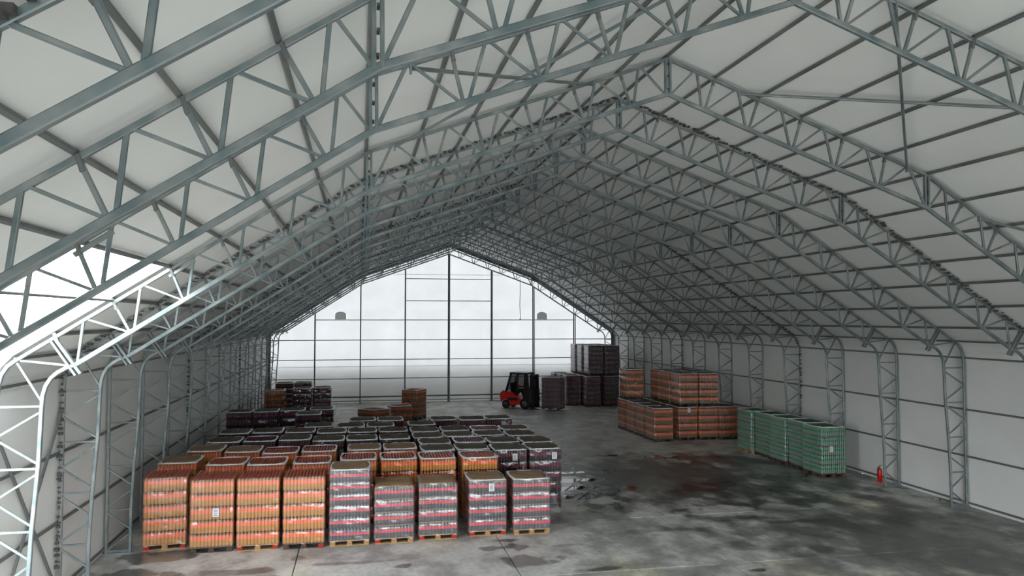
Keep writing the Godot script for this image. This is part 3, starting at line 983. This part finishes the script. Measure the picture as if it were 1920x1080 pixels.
func build_pallets() -> void:
	var g1 := "front row of the pallet block"
	var side := "from the wall"
	put_pallet(-11.22, 21.22, "orange", 5, {"front": true, "sheet": false, "red": 3, "turn": 6.0, "rim": false}, "orange bottle pallet with red blocks in the front row, right beside the wall column", g1)
	put_pallet(-9.95, 20.74, "orange", 5, {"front": true, "sheet": false, "old": true, "turn": 1.0, "paper": [0.1, 0.9], "rim": false}, "orange bottle pallet with a white paper label, front row, second from the wall", g1)
	put_pallet(-8.82, 20.71, "orange", 5, {"front": true, "sheet": false, "red": 3, "turn": 0.5, "rim": false}, "orange bottle pallet in the front row, third from the wall, red pallet blocks", g1)
	put_pallet(-7.67, 20.64, "orange", 5, {"front": true, "sheet": false, "old": true, "red": 2, "turn": 0.0, "rim": false}, "orange bottle pallet in the front row beside the tallest cola pallet", g1)
	put_pallet(-6.51, 20.66, "cola", 6, {"front": true, "lh": 0.302, "warp": 0.01, "turn": -0.5}, "tallest cola bottle pallet of the front row, six layers high", g1)
	put_pallet(-5.36, 20.66, "cola", 4, {"front": true, "dividers": true, "warp": 0.05, "over": 0.06, "seed": 5, "red": 1, "turn": -0.5, "rim": false}, "four-layer cola pallet with sagging cardboard top next to the tallest cola pallet", g1)
	put_pallet(-4.19, 20.76, "cola", 4, {"front": true, "dividers": true, "warp": 0.03, "over": 0.02, "seed": 8, "red": 3, "turn": -0.5, "rim": false}, "four-layer cola pallet with flat cardboard top, second from the tallest cola pallet", g1)
	put_pallet(-2.82, 20.88, "cola", 4, {"front": true, "warp": 0.05, "over": 0.05, "seed": 11, "red": 3, "paper": [0.1, 1.2], "turn": -0.6}, "four-layer cola pallet with a white paper label in the front row", g1)
	var p9 := put_pallet(-1.61, 20.78, "cola", 4, {"front": true, "dividers": true, "warp": 0.06, "over": 0.02, "seed": 14, "turn": -0.4}, "cola pallet at the free end of the front row with torn loose film", g1)
	# torn film that sticks out of the last one
	var st := st_new(true)
	var nz := FastNoiseLite.new()
	nz.seed = 3
	nz.frequency = 3.0
	var grid := []
	for j in 9:
		var line := []
		for i in 9:
			var u := i / 8.0
			var v := j / 8.0
			line.append(Vector3(0.54 + u * 0.30 * (0.35 + 0.65 * v) + 0.03 * nz.get_noise_2d(u * 3, v * 3), 1.12 - v * 0.50 - u * 0.12 * v, 0.60 - u * 0.05 + 0.05 * nz.get_noise_2d(u * 4 + 7, v * 4)))
		grid.append(line)
	for j in 8:
		for i in 8: quad(st, grid[j][i], grid[j][i + 1], grid[j + 1][i + 1], grid[j + 1][i])
	part("torn_film", done(st), M.thick_film, p9)

	# the block behind: [x, depth of front face, kind, sheet on top, options]
	var rows := [
		[[-11.32, 23.2, "orange", 5, true], [-9.95, 22.70, "orange", 5, false], [-8.84, 22.50, "orange", 5, false], [-7.6, 22.45, "orange", 5, false], [-6.3, 22.75, "orange", 5, false], [-5.15, 22.65, "orange", 5, false], [-4.02, 22.52, "orange", 5, false], [-2.80, 22.40, "orange", 5, false]],
		[[-10.97, 25.1, "orange", 5, true], [-9.80, 24.73, "orange", 5, true], [-8.65, 24.3, "orange", 5, false], [-7.5, 24.4, "orange", 5, false], [-6.12, 24.44, "orange", 5, true], [-5.01, 24.38, "orange", 5, true], [-3.87, 23.84, "cola", 5, true], [-2.77, 23.86, "cola", 5, true], [-1.66, 23.52, "cola", 5, true, 0.12], [-0.56, 23.54, "cola", 5, true, 0.28]],
		[[-10.68, 26.75, "cola", 5, true], [-9.55, 26.78, "cola", 5, false], [-8.42, 26.85, "cola", 5, true], [-7.29, 26.44, "cola", 5, true], [-6.19, 26.42, "cola", 5, true], [-5.09, 26.41, "cola", 5, true], [-3.83, 25.15, "cola", 5, true], [-2.66, 25.24, "cola", 5, false], [-1.56, 25.04, "cola", 5, true], [-0.46, 24.86, "cola", 5, true]],
		[[-10.66, 28.7, "cola", 5, true], [-9.53, 28.75, "cola", 5, true], [-8.38, 28.6, "cola", 5, true], [-7.26, 28.26, "cola", 5, true], [-6.17, 28.22, "cola", 5, true], [-5.06, 28.18, "cola", 5, true], [-3.94, 26.5, "cola", 5, true], [-2.86, 26.6, "cola", 5, true], [-1.77, 26.62, "cola", 5, true], [-0.66, 26.36, "cola", 5, true]],
		[[-7.8, 29.95, "cola", 5, true], [-6.6, 29.65, "cola", 5, true], [-5.48, 29.58, "cola", 5, true], [-3.93, 27.95, "cola", 5, true], [-2.82, 28.0, "cola", 5, true], [-1.69, 27.9, "cola", 5, false, 0.2], [-0.6, 27.85, "cola", 5, true, 0.2]],
		[[-6.15, 31.33, "cola", 5, true], [-5.05, 31.22, "cola", 5, true], [-3.9, 29.7, "cola", 5, true], [-2.93, 31.0, "cola", 5, true], [-1.78, 30.8, "cola", 5, true], [-0.68, 30.93, "cola", 5, true, 0.15]]]
	for r in rows.size():
		for k in rows[r].size():
			var q: Array = rows[r][k]
			var drink := "orange drink" if q[2] == "orange" else "cola"
			var opt := {"sheet": q[4], "warp": 0.03 if q[2] == "orange" else rng.randf_range(0.04, 0.13), "old": true}
			if q.size() > 5: opt.paper = [q[5], 1.52]
			put_pallet(q[0], q[1], q[2], q[3], opt, "%s pallet with %s, %s block row, %s from the wall" % [drink, "brown cardboard top" if q[4] else "bare bottle caps", ORD[r + 2], ORD[k + 1]], "rows of the pallet block behind the front row")
	# crumpled film in the gap
	var cr := thing("crumpled_film", "crumpled clear film stuffed between orange pallets of the third row", "film", Vector3(-6.81, 0, -24.9))
	st = st_new(true)
	for k in 90:
		var c := Vector3(rng.randf_range(-0.05, 0.05), 0.09 + 1.72 * k / 90.0, rng.randf_range(-0.2, 0.2))
		var u := Vector3(rng.randfn(), rng.randfn(), rng.randfn()).normalized() * rng.randf_range(0.04, 0.08)
		var v2 := Vector3(rng.randfn(), rng.randfn(), rng.randfn()).normalized() * rng.randf_range(0.04, 0.08)
		quad(st, c - u, c + v2, c + u, c - v2)
		quad(st, c + u, c + v2, c + u * 0.5 + u.cross(v2) * 7.0, c - v2 * 0.6)
	part("film_bundle", done(st), M.thick_film, cr)

	var gb := "dark pallets by the wall behind the block"
	for q in [[-11.43, 35.2, "cola", 5, true, "dark cola pallet against the wall behind the block"], [-10.32, 35.2, "cola", 5, true, "dark cola pallet behind the block, second from the wall"], [-9.2, 35.4, "cola", 5, true, "dark cola pallet behind the block, third from the wall"], [-8.42, 33.8, "cola", 5, true, "cola pallet with a white film rim standing before the dark row"], [-7.95, 35.55, "cola", 5, true, "dark cola pallet at the free end of the row behind the block"]]:
		put_pallet(q[0], q[1], q[2], q[3], {"sheet": q[4], "old": true}, q[5], gb)
	for q in [[-10.98, 45.4, "orange", 5, false, "orange drink pallet alone by the wall near the end wall"], [-9.49, 45.1, "cola", 6, true, "dark cola pallet next to the lone orange one near the end wall"], [-8.4, 45.4, "cola", 6, true, "dark cola pallet facing the open floor near the end wall"], [-10.8, 49.0, "cola", 6, true, "dark cola pallet deepest in the corner of the end wall"], [-9.7, 49.1, "cola", 6, true, "dark cola pallet beside the corner one at the end wall"]]:
		put_pallet(q[0], q[1], q[2], q[3], {"sheet": q[4], "old": true, "lh": 0.338 if q[3] == 5 else 0.302}, q[5], "pallets near the end wall corner")
	put_pallet(-5.6, 37.9, "orange", 4, {"sheet": false, "turn": 38.0, "old": true}, "turned orange drink pallet behind the block", "loose orange pallets on the open floor")
	put_pallet(-4.25, 39.3, "orange", 4, {"sheet": false, "turn": 8.0, "old": true}, "orange drink pallet between the turned one and the tall one", "loose orange pallets on the open floor")
	put_pallet(-3.1, 45.3, "orange", 5, {"sheet": false, "turn": -32.0, "old": true, "lh": 0.32}, "tall orange drink pallet alone on the floor before the end wall", "loose orange pallets on the open floor")

	# stacked orange pallets on the other side
	var go := "double-stacked orange pallets"
	var top := 0.146 + 4 * 0.36
	var cols := [8.1, 9.46, 10.53, 11.55]
	var front_d := [35.0, 35.25, 35.2, 35.1]
	for c in 4:
		for r in (1 if c == 3 else 4):
			var o := {"sheet": true, "warp": 0.01, "lh": 0.36, "old": true, "rim": true, "slim": 0.94, "turn": rng.randf_range(-0.4, 0.4), "detail": r == 0 or c == 0}
			if c == 1 and r == 0: o.paper = [0.05, 1.35]
			put_pallet(cols[c] - 0.02 * r, front_d[c] + 1.33 * r, "orange", 4, o, "orange drink pallet under the double stack, %s row, %s column from the aisle" % [ORD[r + 1], ORD[c + 1]], go)
	for u in [[0, 3], [1, 0], [1, 1], [1, 2], [2, 0], [2, 1], [2, 2]]:
		put_pallet(cols[u[0]] + 0.06, front_d[u[0]] + 1.33 * u[1] + 0.02, "orange", 4, {"sheet": true, "warp": 0.02, "lh": 0.36, "old": true, "y": top + 0.04, "slim": 0.94, "turn": rng.randf_range(-0.4, 0.4), "detail": true}, "orange drink pallet atop the double stack, %s row, %s column from the aisle" % [ORD[u[1] + 1], ORD[u[0] + 1]], go)
	# green bottles along the wall
	for k in 5:
		var o := {"sheet": false, "lh": 0.342, "old": k < 4, "detail": true, "turn": [2.0, -1.0, 1.0, -0.5, 1.5][k], "rim": true}
		if k == 0: o.paper = [-0.12, 0.95]
		put_pallet(11.08 + [0.0, 0.16, 0.06, 0.12, -0.04][k], 25.95 + 1.29 * k, "green", 5, o, "pallet of green-labelled clear bottles, %s counted from the red extinguisher" % ORD[k + 1], "green bottle pallets along the wall")
	# dark double stack beside the forklift
	var gd := "dark double-stacked pallets at the end wall"
	for c in 3:
		for k in 3:
			var q: Array = [[8.08, 50.75], [9.2, 49.85], [10.5, 49.85]][c]
			put_pallet(q[0] - 0.06 * k * float(c == 0), q[1] + 1.36 * k, "cola", 6, {"sheet": true, "warp": 0.01, "lh": 0.313, "old": true}, "dark cola pallet at floor level by the forklift, %s row, %s column from it" % [ORD[k + 1], ORD[c + 1]], gd)
			if c > 0: put_pallet(q[0] + [0.0, 0.2, 0.05][c] - 0.09 * k, q[1] + 1.36 * k + 0.06, "cola", 6, {"sheet": true, "warp": 0.02, "lh": 0.313, "old": true, "y": 2.07}, "dark cola pallet in the upper tier by the forklift, %s row, %s column" % [ORD[k + 1], ORD[c]], gd)
	put_pallet(6.08, 47.98, "cola", 6, {"sheet": false, "lh": 0.313, "old": true, "turn": 50.0, "y": 0.10, "detail": true}, "cola pallet carried on the forks of the red forklift", "carried load")

# ------------------------------------------------------------------ forklift

func build_forklift() -> void:
	# local axes: +x forwards (mast), z across
	var o := thing("forklift", "red counterbalance forklift with black cab carrying a cola pallet", "forklift", Vector3(4.2, 0, -50.15), deg_to_rad(-40.0))
	var st := st_new()
	var P := [Vector2(-1.15, 0.42), Vector2(-1.22, 0.75), Vector2(-1.18, 1.02), Vector2(-1.0, 1.16), Vector2(-0.55, 1.12), Vector2(-0.1, 0.95), Vector2(0.35, 0.62), Vector2(0.85, 0.58), Vector2(0.95, 0.30), Vector2(-0.45, 0.24), Vector2(-0.55, 0.5), Vector2(-0.75, 0.62), Vector2(-0.98, 0.55)]
	for s in [[-0.56, 0.0], [0.56, 0.0]]:
		var tri := Geometry2D.triangulate_polygon(PackedVector2Array(P))
		for k in range(0, tri.size(), 3):
			var t := [tri[k], tri[k + 1], tri[k + 2]]
			if s[0] < 0: t.reverse()
			for i in t: st.add_vertex(Vector3(P[i].x, P[i].y, s[0]))
	for k in P.size():
		var a: Vector2 = P[k]
		var b: Vector2 = P[(k + 1) % P.size()]
		quad(st, Vector3(a.x, a.y, -0.56), Vector3(b.x, b.y, -0.56), Vector3(b.x, b.y, 0.56), Vector3(a.x, a.y, 0.56))
	part("chassis", done(st), M.red_paint, o)
	st = st_new()
	box(st, Vector3(-0.62, 0.55, -0.575), Vector3(0.1, 0.72, 0.575))
	part("side_panel", done(st), M.black_paint, o)
	part("front_cowl", cbox(Vector3(0.62, 1.15, 1.1), 0.06), M.black_paint, o, Transform3D(Basis(), Vector3(0.78, 0.28, 0)))
	part("floor_plate", cbox(Vector3(1.1, 0.08, 1.1), 0.02), M.black_paint, o, Transform3D(Basis(), Vector3(0.35, 0.55, 0)))
	# cab: four raked pillars, roof, panes
	for s in [-1.0, 1.0]:
		beam("cab_pillar", Vector3(-0.78, 1.08, 0.52 * s), Vector3(-0.42, 2.28, 0.48 * s), 0.12, 0.12, M.black_paint, o)
		beam("cab_pillar", Vector3(0.86, 1.1, 0.52 * s), Vector3(0.70, 2.28, 0.48 * s), 0.16, 0.24, M.black_paint, o)
		beam("door_post", Vector3(0.05, 0.95, 0.55 * s), Vector3(0.12, 2.26, 0.49 * s), 0.12, 0.10, M.black_paint, o)
		st = st_new()
		quad(st, Vector3(-0.74, 1.15, 0.52 * s), Vector3(-0.4, 2.25, 0.48 * s), Vector3(0.64, 2.25, 0.48 * s), Vector3(0.84, 1.15, 0.52 * s))
		part("side_window", done(st), M.glass, o)
	st = st_new()
	quad(st, Vector3(-0.76, 1.15, -0.5), Vector3(-0.42, 2.25, -0.46), Vector3(-0.42, 2.25, 0.46), Vector3(-0.76, 1.15, 0.5))
	part("rear_window", done(st), M.glass, o)
	part("cab_roof", cbox(Vector3(1.3, 0.12, 1.1), 0.04), M.black_paint, o, Transform3D(Basis(), Vector3(0.12, 2.26, 0)))
	part("seat", cbox(Vector3(0.48, 0.14, 0.5), 0.04), M.black_paint, o, Transform3D(Basis(), Vector3(-0.28, 0.98, 0)))
	part("backrest", cbox(Vector3(0.12, 0.6, 0.48), 0.04), M.black_paint, o, Transform3D(Basis(Vector3(0, 0, 1), 0.15), Vector3(-0.52, 1.08, 0)))
	st = st_new(true)
	var ring := []
	for k in 17: ring.append(Vector3(0, sin(TAU * k / 16.0) * 0.17, cos(TAU * k / 16.0) * 0.17))
	tube(st, ring, 0.016, 6)
	part("steering_wheel", done(st), M.black_paint, o, Transform3D(Basis(Vector3(0, 0, 1), 0.9), Vector3(0.42, 1.38, 0)))
	beam("steering_column", Vector3(0.62, 0.95, 0), Vector3(0.42, 1.37, 0), 0.06, 0.06, M.black_paint, o)
	# wheels
	for w in [[-0.78, 0.28, 0.48], [-0.78, 0.28, -0.48], [0.66, 0.36, 0.52], [0.66, 0.36, -0.52]]:
		st = st_new(true)
		lathe(st, [[w[1] * 0.55, -0.12], [w[1] * 0.92, -0.12], [w[1], -0.08], [w[1], 0.08], [w[1] * 0.92, 0.12], [w[1] * 0.55, 0.12]], 22)
		var wh := part("wheel", done(st), M.rubber, o, Transform3D(Basis(Vector3(1, 0, 0), PI * 0.5), Vector3(w[0], w[1], w[2])))
		st = st_new(true)
		lathe(st, [[w[1] * 0.55, -0.13], [w[1] * 0.5, 0.0], [w[1] * 0.55, 0.13]], 16)
		part("hub", done(st), M.grey_metal, wh)
	# mast, carriage and forks
	for s in [-1.0, 1.0]:
		beam("mast_upright", Vector3(1.1, 0.08, 0.36 * s), Vector3(1.06, 2.25, 0.36 * s), 0.14, 0.26, M.black_paint, o)
		beam("inner_upright", Vector3(1.12, 0.12, 0.26 * s), Vector3(1.08, 2.18, 0.26 * s), 0.08, 0.10, M.black_paint, o)
		beam("lift_cylinder", Vector3(1.02, 0.2, 0.2 * s), Vector3(0.99, 1.9, 0.2 * s), 0.07, 0.07, M.grey_metal, o)
		var fk := part("fork", cbox(Vector3(0.04, 0.55, 0.11), 0.008), M.black_paint, o, Transform3D(Basis(), Vector3(1.27, 0.13, 0.27 * s)))
		part("fork_blade", cbox(Vector3(1.1, 0.04, 0.11), 0.008), M.black_paint, fk, Transform3D(Basis(), Vector3(0.55, 0.0, 0)))
		part("headlight", cbox(Vector3(0.1, 0.12, 0.12), 0.02), M.grey_metal, o, Transform3D(Basis(), Vector3(0.82, 2.0, 0.45 * s)))
	for y in [0.25, 1.2, 2.2]: beam("mast_crossbar", Vector3(1.09, y, -0.36), Vector3(1.09, y, 0.36), 0.09, 0.08, M.black_paint, o, Vector3(1, 0, 0))
	for y in [0.2, 0.6]: beam("carriage_bar", Vector3(1.21, y, -0.5), Vector3(1.21, y, 0.5), 0.06, 0.10, M.black_paint, o, Vector3(1, 0, 0))
	for k in 6: beam("load_guard_bar", Vector3(1.22, 0.6, -0.45 + 0.18 * k), Vector3(1.22, 1.25, -0.45 + 0.18 * k), 0.03, 0.03, M.black_paint, o)
	beam("load_guard_bar", Vector3(1.22, 1.25, -0.47), Vector3(1.22, 1.25, 0.47), 0.04, 0.04, M.black_paint, o, Vector3(1, 0, 0))
	# the driver
	var per := thing("person", "person in dark clothes sitting in the forklift cab, hands on the wheel", "person", o.position, o.rotation.y)
	var J := [
		# [a, b, radius a, radius b]
		[Vector3(-0.30, 1.20, 0), Vector3(-0.34, 1.45, 0), 0.15, 0.155], [Vector3(-0.34, 1.45, 0), Vector3(-0.35, 1.62, 0), 0.155, 0.13],
		[Vector3(-0.35, 1.66, -0.16), Vector3(-0.35, 1.66, 0.16), 0.075, 0.075], [Vector3(-0.35, 1.68, 0), Vector3(-0.32, 1.78, 0), 0.06, 0.055],
		[Vector3(-0.31, 1.86, 0), Vector3(-0.30, 1.92, 0), 0.092, 0.095]]
	for s in [-1.0, 1.0]:
		J.append_array([[Vector3(-0.35, 1.64, 0.19 * s), Vector3(-0.20, 1.38, 0.25 * s), 0.062, 0.05], [Vector3(-0.20, 1.38, 0.25 * s), Vector3(0.14, 1.42, 0.20 * s), 0.05, 0.036], [Vector3(0.14, 1.42, 0.20 * s), Vector3(0.30, 1.45, 0.17 * s), 0.034, 0.03],
			[Vector3(-0.28, 1.21, 0.09 * s), Vector3(0.18, 1.18, 0.14 * s), 0.092, 0.07], [Vector3(0.18, 1.18, 0.14 * s), Vector3(0.34, 0.74, 0.14 * s), 0.068, 0.045], [Vector3(0.34, 0.71, 0.14 * s), Vector3(0.52, 0.68, 0.15 * s), 0.045, 0.04]])
	var body := nets(J, 0.024, 0.05)
	part("body", body, M.cloth, per)
	var head := nets([[Vector3(-0.31, 1.84, 0), Vector3(-0.29, 1.92, 0), 0.092, 0.102], [Vector3(-0.22, 1.885, 0), Vector3(-0.195, 1.865, 0), 0.022, 0.018], [Vector3(-0.25, 1.82, 0), Vector3(-0.235, 1.80, 0), 0.05, 0.04], [Vector3(-0.31, 1.87, -0.1), Vector3(-0.31, 1.90, -0.1), 0.02, 0.024], [Vector3(-0.31, 1.87, 0.1), Vector3(-0.31, 1.90, 0.1), 0.02, 0.024]], 0.012, 0.02)
	part("head", head, M.skin, per)
	var hair := nets([[Vector3(-0.335, 1.93, 0), Vector3(-0.28, 1.975, 0), 0.095, 0.075]], 0.014, 0.02)
	part("hair", hair, M.black_paint, per)

func nets(J: Array, cell: float, k: float) -> ArrayMesh:
	# surface nets over a smooth union of tapered capsules
	var lo := Vector3(1e9, 1e9, 1e9)
	var hi := -lo
	for b in J:
		for e in 2:
			var r: float = b[2 + e] + 3.0 * cell
			lo = lo.min(b[e] - Vector3.ONE * r)
			hi = hi.max(b[e] + Vector3.ONE * r)
	var n := Vector3i(((hi - lo) / cell).ceil()) + Vector3i.ONE
	var f := PackedFloat32Array()
	f.resize(n.x * n.y * n.z)
	for z in n.z:
		for y in n.y:
			for x in n.x:
				var p := lo + Vector3(x, y, z) * cell
				var d := 1e3
				for b in J:
					var ab: Vector3 = b[1] - b[0]
					var t := clampf((p - b[0]).dot(ab) / maxf(ab.length_squared(), 1e-6), 0.0, 1.0)
					var q: float = (p - b[0] - ab * t).length() - lerpf(b[2], b[3], t)
					var hh := clampf(0.5 + 0.5 * (d - q) / k, 0.0, 1.0)
					d = lerpf(d, q, hh) - k * hh * (1.0 - hh)
				f[(z * n.y + y) * n.x + x] = d
	var vert := {}
	var corner := []
	for c in 8: corner.append(Vector3i(c & 1, (c >> 1) & 1, (c >> 2) & 1))
	for z in n.z - 1:
		for y in n.y - 1:
			for x in n.x - 1:
				var sum := Vector3.ZERO
				var cnt := 0
				for a in 8:
					for ax in 3:
						if (a >> ax) & 1: continue
						var b2 := a | (1 << ax)
						var ca: Vector3i = corner[a]
						var cb: Vector3i = corner[b2]
						var fa := f[((z + ca.z) * n.y + y + ca.y) * n.x + x + ca.x]
						var fb := f[((z + cb.z) * n.y + y + cb.y) * n.x + x + cb.x]
						if (fa < 0) != (fb < 0):
							sum += Vector3(ca).lerp(Vector3(cb), fa / (fa - fb))
							cnt += 1
				if cnt: vert[Vector3i(x, y, z)] = lo + (Vector3(x, y, z) + sum / cnt) * cell
	var st := st_new(true)
	var U := [Vector3i(1, 0, 0), Vector3i(0, 1, 0), Vector3i(0, 0, 1)]
	for key in vert:
		for ax in 3:
			var q: Vector3i = key + U[ax]
			if q.x >= n.x or q.y >= n.y or q.z >= n.z: continue
			var fa := f[(key.z * n.y + key.y) * n.x + key.x]
			var fb := f[(q.z * n.y + q.y) * n.x + q.x]
			if (fa < 0) == (fb < 0): continue
			var u: Vector3i = U[(ax + 1) % 3]
			var v: Vector3i = U[(ax + 2) % 3]
			var c := [key, key - u, key - u - v, key - v]
			if not (vert.has(c[1]) and vert.has(c[2]) and vert.has(c[3])): continue
			if fa < 0: c.reverse()
			quad(st, vert[c[0]], vert[c[1]], vert[c[2]], vert[c[3]])
	return done(st)

# ------------------------------------------------------------------ small things

func build_small_things() -> void:
	var e := thing("fire_extinguisher", "red fire extinguisher standing at the foot of a wall column", "extinguisher", Vector3(12.27, 0, -24.95))
	var st := st_new(true)
	lathe(st, [[0.0, 0.0], [0.075, 0.0], [0.085, 0.02], [0.085, 0.40], [0.07, 0.46], [0.035, 0.50]], 18)
	part("cylinder", done(st), M.extinguisher, e)
	st = st_new()
	lathe(st, [[0.022, 0.49], [0.022, 0.54], [0.03, 0.545], [0.03, 0.565]], 10)
	part("valve", done(st), M.brass, e)
	beam("handle", Vector3(-0.02, 0.575, 0), Vector3(0.1, 0.60, 0), 0.02, 0.015, M.black_paint, e)
	st = st_new(true)
	tube(st, [Vector3(-0.03, 0.55, 0), Vector3(-0.09, 0.53, 0.02), Vector3(-0.115, 0.42, 0.03), Vector3(-0.11, 0.25, 0.03), Vector3(-0.1, 0.12, 0.03)], 0.011, 6)
	part("hose", done(st), M.rubber, e)
	# broken bits of concrete by the wall
	for q in [[12.25, 22.15, 0.09, "largest pale lump of broken concrete by the wall rail"], [12.3, 21.95, 0.06, "small lump of broken concrete between two larger lumps"], [12.22, 21.75, 0.07, "middling lump of broken concrete beside the wall column"], [11.75, 25.2, 0.05, "tiny lump of concrete before the red fire extinguisher"]]:
		var o := thing("concrete_lump", q[3], "rubble", Vector3(q[0], 0, -q[1]), q[0] * 7.0, "concrete lumps by the wall")
		st = st_new()
		var r := RandomNumberGenerator.new()
		r.seed = int(q[1] * 100)
		var rows := []
		for k in 4: rows.append([q[2] * [0.8, 1.0, 0.75, 0.3][k] * r.randf_range(0.85, 1.15), q[2] * [0.0, 0.25, 0.6, 0.8][k]])
		lathe(st, rows, 7)
		part("lump", done(st), M.rubble, o)
